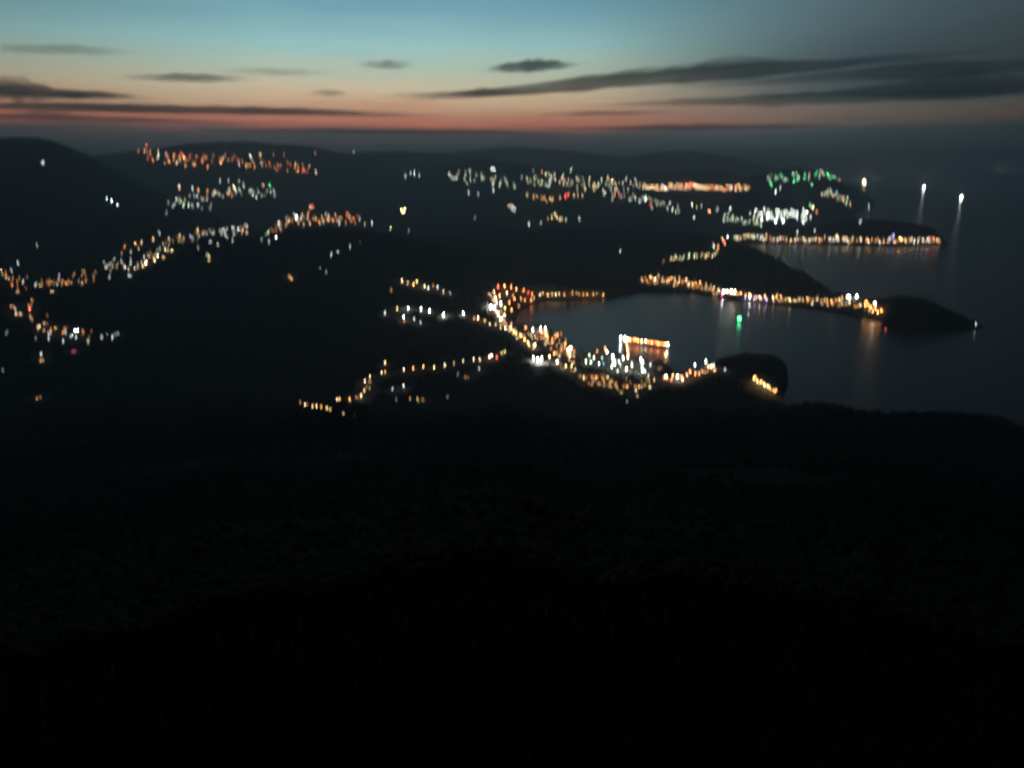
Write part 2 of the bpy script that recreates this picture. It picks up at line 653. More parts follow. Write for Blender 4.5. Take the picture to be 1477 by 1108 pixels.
pole_mb = MB().cyl((0, 0, 0), (0, 0, 10.5), .28, .16, 8)
pole_mb.cyl((0, 0, 10.4), (0, -1.9, 11.1), .14, .11, 6)
pole_mb.box(0, 0, 0, .9, .9, .5)
pole_me = pole_mb.build('pole', steel)
head_mb = MB()   # tall lantern: tapered glass body
head_mb.box(0, -2.2, 7.6, 1.7, 1.7, 3.4, 1.25)
head_me = head_mb.build('lamp_head', None)
cap_mb = MB().box(0, -2.2, 11.0, 2.5, 2.5, .5, .5)
cap_me = cap_mb.build('lamp_cap', steel)
for o in (pole_me, head_me, cap_me):
    col.objects.unlink(o)

body_meshes = {}


def body_mesh(kind, w):
    key = (kind, w)
    if key in body_meshes:
        return body_meshes[key]
    if kind == 'house':       # unit house: 1 x 1 footprint, walls to .68, gable roof to 1
        wv = [(-.5, -.5, 0), (.5, -.5, 0), (.5, .5, 0), (-.5, .5, 0), (-.5, -.5, .68), (.5, -.5, .68), (.5, .5, .68), (-.5, .5, .68),
              (-.5, 0, .97), (.5, 0, .97)]
        wf = [(0, 1, 5, 4), (2, 3, 7, 6), (1, 2, 6, 9, 5), (3, 0, 4, 8, 7), (3, 2, 1, 0)]
        a = mesh_obj('wall', wv, wf, walls[w])
        rv, rf = [], []
        for s in (-1, 1):
            b = len(rv)
            rv += [(-.56, s * .58, .63), (.56, s * .58, .63), (.56, 0, 1.0), (-.56, 0, 1.0),
                   (-.56, s * .58, .58), (.56, s * .58, .58), (.56, 0, .95), (-.56, 0, .95)]
            rf += [tuple(b + i for i in q) for q in ((0, 1, 2, 3), (7, 6, 5, 4), (0, 4, 5, 1), (1, 5, 6, 2), (3, 7, 4, 0))]
        r_ = mesh_obj('roof', rv, rf, roofm[w])
    else:
        m1 = MB().box(0, 0, 0, 1, 1, .93)
        m1.box(-.3, -.53, .06, .28, .06, .84)
        m1.box(.3, -.53, .06, .28, .06, .84)
        a = m1.build('wall', walls[w])
        m2 = MB().box(0, 0, .93, 1.05, 1.05, .025).box(.15, .1, .955, .34, .34, .07).box(-.25, -.1, .955, .16, .2, .045)
        r_ = m2.build('roof', roofm[2])
    for o in (a, r_):
        col.objects.unlink(o)
    body_meshes[key] = (a.data, r_.data)
    return body_meshes[key]


win_mb = MB().box(0, 0, 0, 1, .3, 1)
win_tmpl = win_mb.build('lit_window', None)
col.objects.unlink(win_tmpl)
WIN_ME = {}


def coloured(me, m, cache={}):
    key = (me.name, m.name)
    if key not in cache:
        c = me.copy()
        c.materials.clear()
        c.materials.append(m)
        cache[key] = c
    return cache[key]


BLUR = 10.5      # picture area in px (1024 wide) over which the lens spreads a point


def far_boost(p):
    """lamps further off in the haze are the stronger ones, since only those are seen"""
    return math.exp(HAZE_DENSITY * math.sqrt(p[0] ** 2 + p[1] ** 2))


def px_size(p):
    return math.sqrt(p[0] ** 2 + p[1] ** 2 + (HC - p[2]) ** 2) / (FPX * 1024 / 1477)


def child(name, me, parent, loc=(0, 0, 0), scale=(1, 1, 1)):
    o = bpy.data.objects.new(name, me)
    col.objects.link(o)
    o.parent = parent
    o.location = loc
    o.scale = scale
    return o


RECORDS = []     # everything that gets a label by its row


def face_angle(p, jit=.5):
    """turn the front (-y) roughly to the view point"""
    return -math.atan2(p[0], p[1]) + random.uniform(-jit, jit)


def lamp(u, v, colour, b, row, p=None):
    p = p or cast(u, v)
    if p is None:
        return
    s = px_size(p)
    k = max(1.0, .75 * s / 3.4) * random.uniform(.9, 1.1)
    o = empty('street_lamp', p, face_angle(p, .8))
    child('pole', pole_me.data, o, scale=(k,) * 3)
    area = 1.9 * 3.4 * k * k / s / s / (1.5 if s < 4.2 else 1)
    m = glow(colour, b * far_boost(p) * BLUR / area)
    child('lamp_head', coloured(head_me.data, m), o, scale=(k,) * 3)
    child('lamp_cap', cap_me.data, o, scale=(k,) * 3)
    RECORDS.append((o, 'lamp', colour, b, row, u))


BLOCKS = []      # apartment blocks and houses wait here until the brightest 290 of each are known
HOUSES = []


def building(u, v, colour, b, row, kind=None, p=None):
    p = p or cast(u, v)
    if p is None:
        return
    s = px_size(p)
    if kind is None:
        kind = 'house' if s < 5.2 else 'apartment'
        (BLOCKS if kind == 'apartment' else HOUSES).append((b, u, v, colour, row, p))
        return
    w = random.randrange(3)
    if kind == 'house':
        sx_, sy_, h = random.uniform(9, 14), random.uniform(8, 12), random.uniform(8, 12)
    else:
        sx_, sy_ = random.uniform(1.4, 2.2) * s, random.uniform(1.2, 1.6) * s
        h = random.uniform(3.0, 5.0) * s
    o = empty('house' if kind == 'house' else 'apartment_building', (p[0], p[1], p[2] - .05 * h), face_angle(p, .45))
    wm, rm = body_mesh(kind, w)
    child('wall', wm, o, scale=(sx_, sy_, h))
    child('roof', rm, o, scale=(sx_, sy_, h))
    cells = []
    if kind == 'house':
        nwin = random.choice((2, 2, 3))
        grid = [(cx, cz) for cx in (-.28, 0.05, .3) for cz in (.14, .42)]
        ww, wh = .22 * sx_, .17 * h
    else:
        nwin = random.choice((3, 4, 5))
        grid = [(cx, cz) for cx in (-.30, 0.0, .30) for cz in (.12, .30, .48, .66, .80)]
        ww, wh = .2 * sx_, .11 * h
    cells = random.sample(grid, nwin)
    area = nwin * ww * wh / s / s
    m = glow(colour, b * far_boost(p) * BLUR / area * .9, sample=(kind == 'house' and s < 4.4))
    m2 = glow('warm white' if colour in ('amber', 'orange', 'yellow') else colour, b * far_boost(p) * BLUR / area * .5, sample=False)
    for i, (cx, cz) in enumerate(cells):
        yy = -.5 * sy_ - .1 if kind == 'house' or abs(cx) < .2 else -.56 * sy_ - .1
        mm = m if i % 3 != 1 else m2
        child('lit_window', coloured(win_tmpl.data, mm), o, (cx * sx_, yy, cz * h), (ww, 1.0, wh))
    RECORDS.append((o, kind, colour, b, row, u))


SHORT = {'a': 'amber', 'w': 'white', 'm': 'warm white', 'o': 'orange', 'r': 'red', 'g': 'green', 'l': 'pale green', 'p': 'purple',
         'x': 'magenta', 'b': 'blue', 'c': 'cyan', 'y': 'yellow'}


def spots(row, text, kind='auto', scale=1.0):
    """text: 'u,v,colour,brightness' items; brightness 1 faint .. 9 glaring"""
    for it in text.split():
        u, v, c, b = it.split(',')
        u, v = float(u), float(v)
        bb = .06 * 1.75 ** (float(b) - 1) * scale
        k = kind
        if kind == 'auto':
            k = 'building'
        if k == 'lamp':
            lamp(u, v, SHORT[c], bb, row)
        elif k == 'mix':
            (lamp if random.random() < .5 else building)(u, v, SHORT[c], bb, row)
        else:
            building(u, v, SHORT[c], bb, row)


def strip(row, pts, n, spread, palette, lo, hi, kind='building'):
    seg = []
    tot = 0
    for a, b in zip(pts[:-1], pts[1:]):
        d = math.hypot(b[0] - a[0], b[1] - a[1])
        seg.append((a, b, tot, d))
        tot += d
    for i in range(n):
        s = (i + random.uniform(.1, .9)) / n * tot
        for a, b, t0, d in seg:
            if s <= t0 + d:
                break
        f = (s - t0) / d
        u = a[0] + (b[0] - a[0]) * f + random.gauss(0, spread * .4)
        v = a[1] + (b[1] - a[1]) * f + random.gauss(0, spread) * .6
        bb = .06 * 1.75 ** (random.uniform(lo, hi) - 1)
        k = kind
        if kind == 'mix':
            k = random.choice(('lamp', 'building'))
        (lamp if k == 'lamp' else building)(u, v, SHORT[random.choice(palette)], bb, row)


# left: hills and the valley towns
spots('the dark left mountain', '63,239,w,5 140,224,w,2')
spots('the left slope row', '155,290,c,4 162,294,w,5 170,299,w,4', 'lamp')
spots('the distant orange city', '''200,221,o,3 229,230,w,5 240,227,m,3 250,233,o,5 256,238,m,4 266,231,o,7 275,226,o,3 283,228,o,4
 268,242,a,4 280,241,o,5 300,244,o,4 308,226,o,4 318,236,o,6 325,229,o,3 345,241,w,3 355,244,o,5 362,229,w,4 376,228,a,5 395,226,o,3 410,227,o,2
 292,235,o,4 335,233,o,3 244,236,a,4 260,233,o,5 400,248,o,3 415,249,o,4 430,250,o,6 437,250,r,4 455,224,o,3 456,252,m,4 510,221,w,3''')
spots('the upper valley cluster', '''259,273,m,6 278,276,w,4 287,278,o,5 300,279,o,4 310,280,o,5 318,264,w,3 330,263,w,3 338,275,m,7 335,285,a,4
 328,282,o,4 322,286,w,3 345,264,w,2 352,272,w,3 360,277,l,4 365,284,w,4 370,287,w,4 389,271,g,5 380,270,m,4 391,280,w,3 378,285,l,3 396,285,w,2
 243,295,w,3 250,299,w,4 258,293,l,3 265,299,l,5 272,300,l,4 278,299,l,4 286,299,w,4 240,310,c,3 305,298,w,3 303,304,w,2 292,303,w,2''')
spots('the long valley town', '''285,337,y,6 298,339,w,3 308,336,w,3 318,337,w,3 328,334,w,3 336,333,w,4 345,333,w,5 350,336,m,4 356,339,a,4 303,350,w,4 335,350,w,3
 315,357,w,3 300,370,y,5 302,376,y,5 286,360,w,2 230,340,w,3 244,347,m,4 260,345,m,5 275,345,p,4 195,354,a,5 205,352,a,5 200,362,m,4 222,349,a,5 180,360,a,3
 240,362,m,6 248,363,a,6 227,370,m,7 212,380,m,9 222,377,m,7 206,385,a,6 195,388,m,5 181,387,w,5 187,399,w,5 150,382,w,3 156,389,w,3 165,377,w,3
 175,369,a,3 190,366,w,3 158,402,w,3 235,372,a,5 215,371,a,4 170,384,w,3''')
spots('the left edge town', '''3,397,m,7 35,409,r,7 72,408,o,5 92,408,c,7 57,404,w,4 120,392,a,4 120,409,y,4 135,403,m,3 125,406,o,4 27,384,w,3 54,357,w,2
 17,393,w,3 3,416,m,4 16,418,m,4 25,422,a,4 60,414,a,4 75,422,m,4 38,416,r,4 10,402,o,4 87,400,p,3 48,408,o,4 100,410,a,3 20,406,a,3''')
spots('the lower left village', '''18,443,o,5 41,447,r,7 44,442,o,4 46,436,a,3 68,458,a,2 58,472,m,5 66,468,m,4 63,477,o,4 71,483,w,5 111,479,w,9 95,482,w,3 70,492,w,3
 92,495,w,3 52,491,w,2 128,495,w,3 155,489,w,3 163,490,w,3 168,483,w,4 107,508,x,4 60,513,w,5 59,521,o,5 11,484,w,1 5,537,w,1 55,575,a,4 102,486,w,5''')
spots('the warm town left of centre', '''398,343,w,7 402,326,w,6 387,338,l,4 383,342,l,3 412,327,w,4 428,317,w,8 452,302,r,6 448,301,m,5 445,310,o,4 418,321,o,5 430,323,a,5
 438,326,m,4 447,325,o,5 455,318,a,5 465,320,o,4 472,320,o,5 480,321,o,5 490,317,a,4 500,313,r,6 504,316,m,5 510,318,r,6 506,322,o,4 526,325,m,4 536,325,w,4
 460,324,o,4 436,312,m,4 424,312,w,3 413,316,w,3 405,334,w,4 470,312,w,3 484,312,m,3''')
spots('the dark wooded hills', '''563,333,m,5 590,336,w,2 685,317,w,2 377,350,w,3 388,352,w,3 478,371,w,3 487,364,w,4 505,359,w,3 520,354,w,2 462,390,w,2 470,395,w,2
 418,400,a,6 420,403,a,5 585,258,w,3 592,252,w,4 598,253,w,4 604,256,w,3 894,366,w,4 565,422,a,3''')
spots('the hills left of centre', '579,307,y,8.5 584,306,m,8')

# the valley and hill roads left of the bay
spots('the upper road row', '580,408,m,5 588,411,m,4 597,413,a,5 601,409,y,5 613,416,m,5 617,419,w,4 625,416,a,3 632,418,w,4 640,424,m,4 650,426,w,2', 'lamp')
spots('the white valley road row', '''555,455,w,4 573,448,y,5 589,448,w,7 608,449,w,7 620,452,w,7 640,458,w,8 668,456,w,8 690,462,m,7 582,461,w,6 583,466,o,4 597,464,w,3
 607,469,w,3 700,466,a,4 706,471,m,4 715,471,y,4 722,476,y,4 684,463,a,4''', 'lamp')
spots('the amber hill road row', '''434,586,a,2 444,590,m,5 457,592,m,5 471,596,y,4 478,598,y,5 486,581,m,5 489,581,a,5 505,581,a,5 495,605,m,4 513,608,a,3 522,576,m,5
 525,568,m,4 527,554,m,5 533,548,m,4 530,560,o,4 555,527,y,5 550,542,m,4 556,541,a,4 582,537,m,5 597,536,a,5 611,533,a,5 626,534,y,5 642,531,m,5 655,528,m,3 668,525,m,4 683,523,m,5
 692,523,m,5 707,519,m,6 709,517,w,5 716,520,r,5 724,513,y,4 728,511,y,4 567,565,w,3 583,561,w,4 692,536,w,3''', 'lamp')
spots('the slope below hill road', '571,579,w,1 610,578,a,4 592,578,a,3 645,576,w,1 673,545,a,4 661,542,w,2 603,579,y,3 655,596,w,1')

# the city across the hills
strip('the far pale city', [(650, 257), (700, 262), (745, 272)], 35, 7, 'wlwlm', 2, 4)
spots('the far pale city', '709,247,w,6 713,248,w,6 647,254,w,4 712,277,w,5 676,281,w,4 690,282,w,4')
strip('the small hill cluster', [(735, 296), (742, 309)], 11, 3, 'wmly', 3, 5)
strip('the broad city slope', [(755, 266), (800, 264), (850, 268), (890, 270)], 69, 9, 'mwlym', 2, 4.6)
strip('the amber city row', [(764, 286), (800, 291)], 11, 3, 'aaym', 3, 5.5)
spots('the amber city row', '808,287,o,5 815,285,r,6 820,284,r,6 827,285,y,4 834,285,m,3 840,285,m,4')
spots('the broad city slope', '883,264,m,7 782,250,o,4 788,254,m,4')
strip('the pale mid city row', [(872, 268), (930, 268)], 19, 5, 'wmw', 2, 4)
spots('the yellow hill patch', '790,318,m,3 796,316,y,5 800,312,y,5 803,316,y,5 807,320,m,5 811,318,y,4 816,320,l,3 780,324,w,3 836,319,w,3 763,327,w,4')
strip('the glowing harbour city', [(930, 273), (985, 273), (1080, 275)], 78, 2.5, 'rmmawoma', 4, 6.5)
spots('the glowing harbour city', '989,269,r,7 995,268,r,7 1001,270,m,8 1035,272,w,8 1050,275,r,5 928,273,a,6')
strip('the slope below harbour city', [(880, 279), (930, 292), (985, 306)], 35, 6, 'wlwm', 2, 3.8)
spots('the slope below harbour city', '932,290,w,7 938,297,r,5 887,284,o,5 893,284,r,5 917,287,w,5 872,283,w,5 883,290,w,4')
spots('the inner shore town', '998,297,w,5 1005,301,a,4 1023,308,o,7 1034,305,w,3 1053,303,w,6 1000,317,w,5 1012,300,w,3')
strip('the bright white port', [(1083, 314), (1125, 312), (1170, 314)], 59, 6, 'wwwwl', 3.5, 6.5)
spots('the bright white port', '1130,320,w,9 1118,322,w,8 1108,318,w,7 1160,322,w,6 1098,318,w,7 1140,311,w,7')
strip('the pale inner slope', [(1040, 316), (1080, 324), (1100, 328)], 20, 4, 'llwwy', 2.5, 4.6)
strip('the inner cape row', [(1056, 347), (1080, 343), (1106, 347)], 20, 2.5, 'ymmwl', 3.5, 5.4)
spots('the inner shore corner', '1045,353,r,8 1049,345,w,7 1029,358,w,6 1036,359,o,6 1042,347,m,6')
strip('the dark headland row', [(966, 377), (1000, 373), (1035, 370)], 22, 2.2, 'ymly', 3, 5)
spots('the dark headland row', '957,381,o,3 972,376,m,4')
strip('the far cape shore', [(1108, 348), (1200, 349), (1290, 350), (1357, 350)], 67, 1.6, 'wmmwaom', 3, 5.5)
spots('the far cape shore', '1207,344,m,7 1230,347,a,7 1242,348,o,6 1175,335,w,4 1150,338,w,4 1296,347,a,10 1288,345,p,6 1300,349,a,8 1345,349,r,6 1340,349,r,5 1326,349,o,3')
strip('the green lit hill', [(1104, 262), (1150, 256), (1213, 256)], 38, 7, 'glgwlm', 2.2, 4.4)
spots('the green lit hill', '1112,270,g,6 1118,280,w,6 1145,264,g,6 1160,259,g,5 1170,270,g,5 1195,256,g,6 1182,256,w,5 1125,275,w,3 1150,262,g,4 1228,253,w,4')
strip('the coast right of port', [(1185, 282), (1200, 284), (1228, 296)], 22, 5, 'wmmly', 2.5, 4.5)
spots('the coast right of port', '1207,281,b,6 1172,303,m,7 1168,299,g,5 1178,309,o,4 1253,301,w,4 1240,323,w,5')

# the bay: far shore and headland
strip('the headland shore town', [(926, 405), (960, 405), (1000, 411), (1038, 421)], 40, 4, 'aamymoa', 3.5, 6, 'mix')
strip('the headland promenade', [(1042, 424), (1075, 428), (1108, 432)], 13, 2.5, 'amapama', 4, 6, 'lamp')
spots('the headland promenade', '1043,424,w,10 1048,423,w,8 1055,423,w,10 1060,424,m,9 1041,428,x,6 1081,431,w,8 1075,432,p,5 1088,433,p,5 1098,434,p,5 1106,435,p,5', 'lamp')
strip('the outer headland row', [(1110, 431), (1160, 433), (1210, 434), (1262, 444)], 32, 3.2, 'aaamayo', 4, 6.3, 'mix')
spots('the outer headland row', '1223,431,w,10 1226,432,w,8 1235,431,w,10 1250,438,o,6 1262,441,w,7 1255,447,o,7 1263,449,o,7 1270,452,o,7 1258,453,a,6 1266,456,a,6 1247,444,a,6', 'lamp')

# the bay: inner shore
spots('the red bay row', '718,416,r,6 728,416,o,7 738,417,o,6 745,420,o,6 755,422,o,6 762,425,r,5 768,428,o,5', 'lamp')
spots('the bright bay head town', '''715,434,m,8 722,442,w,9 708,446,w,10 713,447,w,9 718,456,m,8 724,461,w,11 730,464,w,10 727,456,m,9 735,440,o,6 742,434,o,6 750,432,a,6
 757,436,o,5 748,442,o,6 738,450,o,6 728,448,a,6 733,470,o,7 736,477,a,6 720,430,o,6 712,424,m,5 704,440,w,4 766,436,o,6 770,432,o,5 731,426,m,6 740,427,a,5''', 'mix')
strip('the bay beach row', [(775, 429), (820, 427), (870, 428)], 15, 1.4, 'aam', 3, 5.5, 'lamp')
strip('the bay shore road', [(736, 478), (752, 490), (770, 505)], 10, 2, 'amay', 4.5, 6, 'lamp')
strip('the orange bay point town', [(768, 482), (800, 490), (830, 512)], 26, 8, 'aaomo', 3, 5.5, 'mix')
spots('the orange bay point town', '''768,480,w,7 779,478,w,8 787,478,w,8 788,487,o,8 772,502,w,7 775,523,w,11 781,522,w,11 770,521,w,9 793,519,m,7 803,526,m,8 799,514,o,7
 820,509,m,9 824,507,m,8 822,516,m,7 815,500,a,5''', 'lamp')
strip('the amber harbour lane', [(808, 530), (850, 548), (905, 566)], 24, 4, 'ayoay', 3, 5, 'mix')
spots('the white fishing harbour', '''845,526,l,6 850,516,l,5 861,510,o,5 873,507,o,6 876,511,w,8 883,518,w,9 864,529,w,6 871,529,b,4 882,533,w,7 886,529,w,7 898,521,w,7 903,536,w,9
 906,519,m,7 924,523,w,8 927,527,w,8 926,538,w,9 937,531,w,4 935,547,w,4 857,520,l,4 890,540,l,4 912,528,c,4 895,531,l,4''', 'lamp')
strip('the amber quay quarter', [(890, 552), (915, 556), (932, 558)], 14, 5, 'aay', 4, 5.6)
spots('the amber quay quarter', '917,564,m,6 938,558,y,6 917,572,m,4 905,582,w,3 952,532,a,4 870,556,y,4')
spots('the orange near shore row', '960,548,w,8 976,548,w,8 985,552,m,6 990,545,a,5 1002,531,w,7 1018,526,w,7 1030,532,w,4 1045,537,w,3 968,552,o,5 995,541,o,5 1010,537,a,4 982,548,o,5 1022,533,a,4', 'lamp')
strip('the row under near hill', [(1085, 549), (1102, 560), (1120, 570)], 14, 2, 'aamy', 4, 5.6, 'lamp')

# the far blocks: the brightest 290 one by one, the faint rest as one mass
strip('the long valley town', [(150, 392), (205, 378), (250, 352), (300, 338), (360, 334)], 66, 7, 'wwmal', 1.5, 3.6)
strip('the left edge town', [(0, 404), (40, 412), (90, 410), (140, 400)], 37, 7, 'moaaw', 1.5, 4)
strip('the distant orange city', [(205, 226), (260, 233), (320, 233), (400, 240), (450, 246)], 58, 6, 'oaorm', 1.5, 3.6)
strip('the warm town left of centre', [(390, 336), (430, 320), (520, 320)], 37, 5, 'aomow', 2, 4)
strip('the upper valley cluster', [(245, 296), (300, 285), (390, 275)], 34, 7, 'lwmaw', 1.5, 3.4)
strip('the bright bay head town', [(712, 425), (716, 445), (728, 466), (745, 486)], 34, 7, 'aomamw', 5, 7.6)
strip('the orange bay point town', [(760, 480), (790, 490), (830, 516)], 40, 10, 'aaomam', 4.6, 7.2)
strip('the white fishing harbour', [(845, 522), (900, 528), (938, 532)], 10, 6, 'lwwlm', 3.5, 6, 'lamp')
strip('the amber quay quarter', [(850, 546), (900, 556), (945, 550)], 34, 6, 'aaoy', 4.6, 6.8)
strip('the orange near shore row', [(955, 549), (990, 544), (1032, 532)], 18, 3, 'oaoam', 5, 7, 'mix')
strip('the headland shore town', [(926, 408), (970, 408), (1036, 422)], 26, 5, 'aamyo', 3, 5)
strip('the amber hill road row', [(437, 588), (458, 593), (480, 598)], 7, 2, 'amya', 4, 5.6, 'lamp')
strip('the amber hill road row', [(470, 592), (500, 588), (522, 570), (540, 545)], 10, 4, 'aoay', 3.5, 5.2)
strip('the lower left village', [(15, 446), (60, 470), (110, 486), (160, 488)], 16, 6, 'maowa', 2.5, 5)
strip('the outer headland row', [(1112, 434), (1200, 436), (1265, 450)], 26, 4, 'aaamo', 3.5, 5.6)
HOUSES.sort(key=lambda q: -q[0])
for b, u, v, colour, row, p in HOUSES[:290]:
    building(u, v, colour, b, row, 'house', p)
BLOCKS.sort(key=lambda q: -q[0])
for b, u, v, colour, row, p in BLOCKS[:290]:
    building(u, v, colour, b, row, 'apartment', p)
fv, ff, fm, fmats = [], [], [], [walls[0], roofm[2]]
for b, u, v, colour, row, p in BLOCKS[290:] + HOUSES[290:]:
    s = max(px_size(p), 5.5) if p[1] > 5000 else px_size(p)
    m = glow(colour, b * far_boost(p) * BLUR / .8, sample=False)
    if m not in fmats:
        fmats.append(m)
    w_, d_, h_ = random.uniform(1.2, 2) * s, random.uniform(1, 1.5) * s, random.uniform(2.6, 4.6) * s
    ca, sa_ = math.cos(face_angle(p, .4)), math.sin(face_angle(p, .0))
    mb = MB()
    mb.box(0, 0, -.05 * h_, w_, d_, h_)
    n1_ = len(mb.f)
    mb.box(0, 0, .95 * h_, 1.06 * w_, 1.06 * d_, .04 * h_)
    n2_ = len(mb.f)
    for k in range(3):
        mb.box(random.choice((-.28, 0, .28)) * w_, -.5 * d_ - .2, (.15 + .27 * k) * h_, .26 * w_, .5, .17 * h_)
    ang = face_angle(p, .4)
    ca, sa_ = math.cos(ang), math.sin(ang)
    o_ = len(fv)
    fv += [(p[0] + x * ca - y * sa_, p[1] + x * sa_ + y * ca, p[2] + z) for x, y, z in mb.v]
    for i, f in enumerate(mb.f):
        ff.append(tuple(o_ + q for q in f))
        fm.append(0 if i < n1_ else 1 if i < n2_ else fmats.index(m))
far = mesh_obj('far_city_buildings', fv, ff, None)
for m in fmats:
    far.data.materials.append(m)
far.data.polygons.foreach_set('material_index', fm)
tag(far, kind='stuff')

# ------------------------------------------------------------------ pier, quay, boats, ships, buoy, beacons, tower
def slab(name, pxs, top, bottom, m):
    P = [ground(u, v, top) for u, v in pxs]
    n = len(P)
    vv = [(p[0], p[1], top) for p in P] + [(p[0], p[1], bottom) for p in P]
    f = [tuple(range(n)), tuple(reversed(range(n, 2 * n)))] + [(i, i + n, (i + 1) % n + n, (i + 1) % n) for i in range(n)]
    o = mesh_obj(name, vv, f, m)
    bm_fix(o)
    return o


def bm_fix(o):
    import bmesh
    bm = bmesh.new()
    bm.from_mesh(o.data)
    bmesh.ops.recalc_face_normals(bm, faces=bm.faces)
    bm.to_mesh(o.data)
    bm.free()


tag(slab('quay', [(842, 530), (846, 517), (866, 509), (902, 514), (940, 522), (958, 527), (972, 544), (940, 553), (900, 549), (862, 541)], 2.8, -4, concrete), kind='structure')

pier = empty('pier', (*ground(904, 520), 0))
tag(pier, 'concrete pier with orange lamps reaching from the harbour into the bay', 'pier')
AX = [ground(905, 522, 4), ground(900, 492, 4), ground(966, 501, 4)]


def deck_piece(a, b, wid, nm, z0, z1, m):
    d = (b - a) / np.hypot(*(b - a))
    n_ = np.array([-d[1], d[0]]) * wid / 2
    q = [a - n_, b - n_, b + n_, a + n_]
    mb = MB()
    mb.hexa([(*p, z0) for p in q] + [(*p, z1) for p in q])
    for i, v_ in enumerate(mb.v):
        mb.v[i] = (v_[0] - pier.location[0], v_[1] - pier.location[1], v_[2])
    o = mb.build(nm, m, pier)
    bm_fix(o)
    return o, d, n_


deck_piece(AX[0], AX[1], 9, 'deck', 2.9, 4.0, concrete)
_, d1, n1_ = deck_piece(AX[1] - (AX[2] - AX[1]) * .1, AX[2], 13, 'deck', 2.9, 4.05, concrete)
deck_piece(AX[1] + (AX[2] - AX[1]) * .12 - n1_ * .1, AX[1] + (AX[2] - AX[1]) * .93 - n1_ * .1, 5, 'cargo_shed', 4.06, 9.5, walls[1])
pile_me = MB().cyl((0, 0, -14), (0, 0, 2.9), .7, .7, 8).build('pile', concrete)
col.objects.unlink(pile_me)
for a, b, n_ in ((AX[0], AX[1], 5), (AX[1], AX[2], 10)):
    for i in range(n_):
        q = a + (b - a) * (i + .5) / n_
        child('pile', pile_me.data, pier, (q[0] - pier.location[0], q[1] - pier.location[1], 0))


def pier_lamp(f, off, c, b, row):
    q = AX[1] + (AX[2] - AX[1]) * f + n1_ * off
    lamp(880 + 100 * f, 0, SHORT[c], .06 * 1.75 ** (b - 1), row, (q[0], q[1], 4.05))


for f, off, c, b in ((-.08, .5, 'w', 9), (-.05, -.6, 'w', 9), (0, .4, 'm', 9), (.03, -.7, 'w', 8), (.07, .6, 'w', 8), (.10, -.6, 'm', 8)):
    pier_lamp(f, off, c, b, 'the bright pier corner')
for f, off, c, b in ((.16, -.7, 'o', 7), (.24, .6, 'o', 6), (.32, -.7, 'o', 7), (.40, -.7, 'm', 7), (.48, .6, 'm', 7), (.55, -.7, 'o', 6), (.62, -.7, 'a', 6),
                     (.70, .6, 'o', 6), (.76, -.7, 'o', 7), (.84, -.7, 'o', 6), (.90, -.7, 'o', 6), (.95, .5, 'w', 8)):
    pier_lamp(f, off, c, b, 'the orange pier row')
for k in range(12):
    pier_lamp(random.uniform(.02, .97), random.uniform(-.85, .85), random.choice('ooooar'), random.uniform(4.5, 6.6), 'the orange pier row')
for f, c, b in ((.2, 'o', 6), (.4, 'm', 6), (.6, 'o', 7), (.8, 'a', 5)):
    q = AX[0] + (AX[1] - AX[0]) * f
    lamp(900 + 5 * f, 0, SHORT[c], .06 * 1.75 ** (b - 1), 'the pier stem', (q[0] + 3.4, q[1], 4.0))

hullm = mat('painted_hull', (.12, .14, .16), .5, var=.2, scale=.5)
whitep = mat('white_paint', (.55, .55, .53), .5, var=.1, scale=.5)


def boat(name, label, cat, x, y, length, rz, colour, b, lamp_wh, group=None):
    o = empty(name, (x, y, 0), rz)
    l_, w_, h_ = length, length * .22, length * .10
    st = [(-.5, .8, 0), (-.2, 1, 0), (.2, .95, .1), (.4, .55, .35), (.5, .03, .6)]
    vv, f = [], []
    for sx_, wf, rise in st:
        for sd_ in (-1, 1):
            vv.append((sx_ * l_, sd_ * wf * w_ / 2, h_ * (1 + rise * .8)))
            vv.append((sx_ * l_ * .94, sd_ * wf * w_ / 2 * .6, -h_ * .4))
    for i in range(4):
        a = i * 4
        f += [(a, a + 4, a + 5, a + 1), (a + 3, a + 7, a + 6, a + 2), (a, a + 2, a + 6, a + 4), (a + 1, a + 5, a + 7, a + 3)]
    f += [(0, 1, 3, 2), (16, 18, 19, 17)]
    hl = mesh_obj('hull', vv, f, hullm, o)
    bm_fix(hl)
    cb = MB().box(-.26 * l_, 0, h_, .24 * l_, w_ * .62, h_ * 1.3).box(-.24 * l_, 0, h_ * 2.3, .15 * l_, w_ * .5, h_ * .9)
    cb.build('cabin', whitep, o)
    ms = MB().cyl((.12 * l_, 0, h_), (.12 * l_, 0, h_ * 4.2), l_ * .008, l_ * .005, 6)
    ms.cyl((.12 * l_, 0, h_ * 3.4), (.12 * l_ - .2 * l_, 0, h_ * 4.0), l_ * .005, l_ * .004, 6)
    ms.build('mast', steel, o)
    s = px_size((x, y, 0))
    lw, lh = lamp_wh
    m = glow(colour, b * far_boost((x, y)) * BLUR / (lw * lh / s / s))
    MB().box(.12 * l_ * 0, 0, h_ * 3.2 if length < 60 else h_ * 2.4, lw, lw * .5, lh).build('deck_lamp', m, o)
    tag(o, label, cat, group)
    return o


def bb_(b):
    return .06 * 1.75 ** (b - 1)


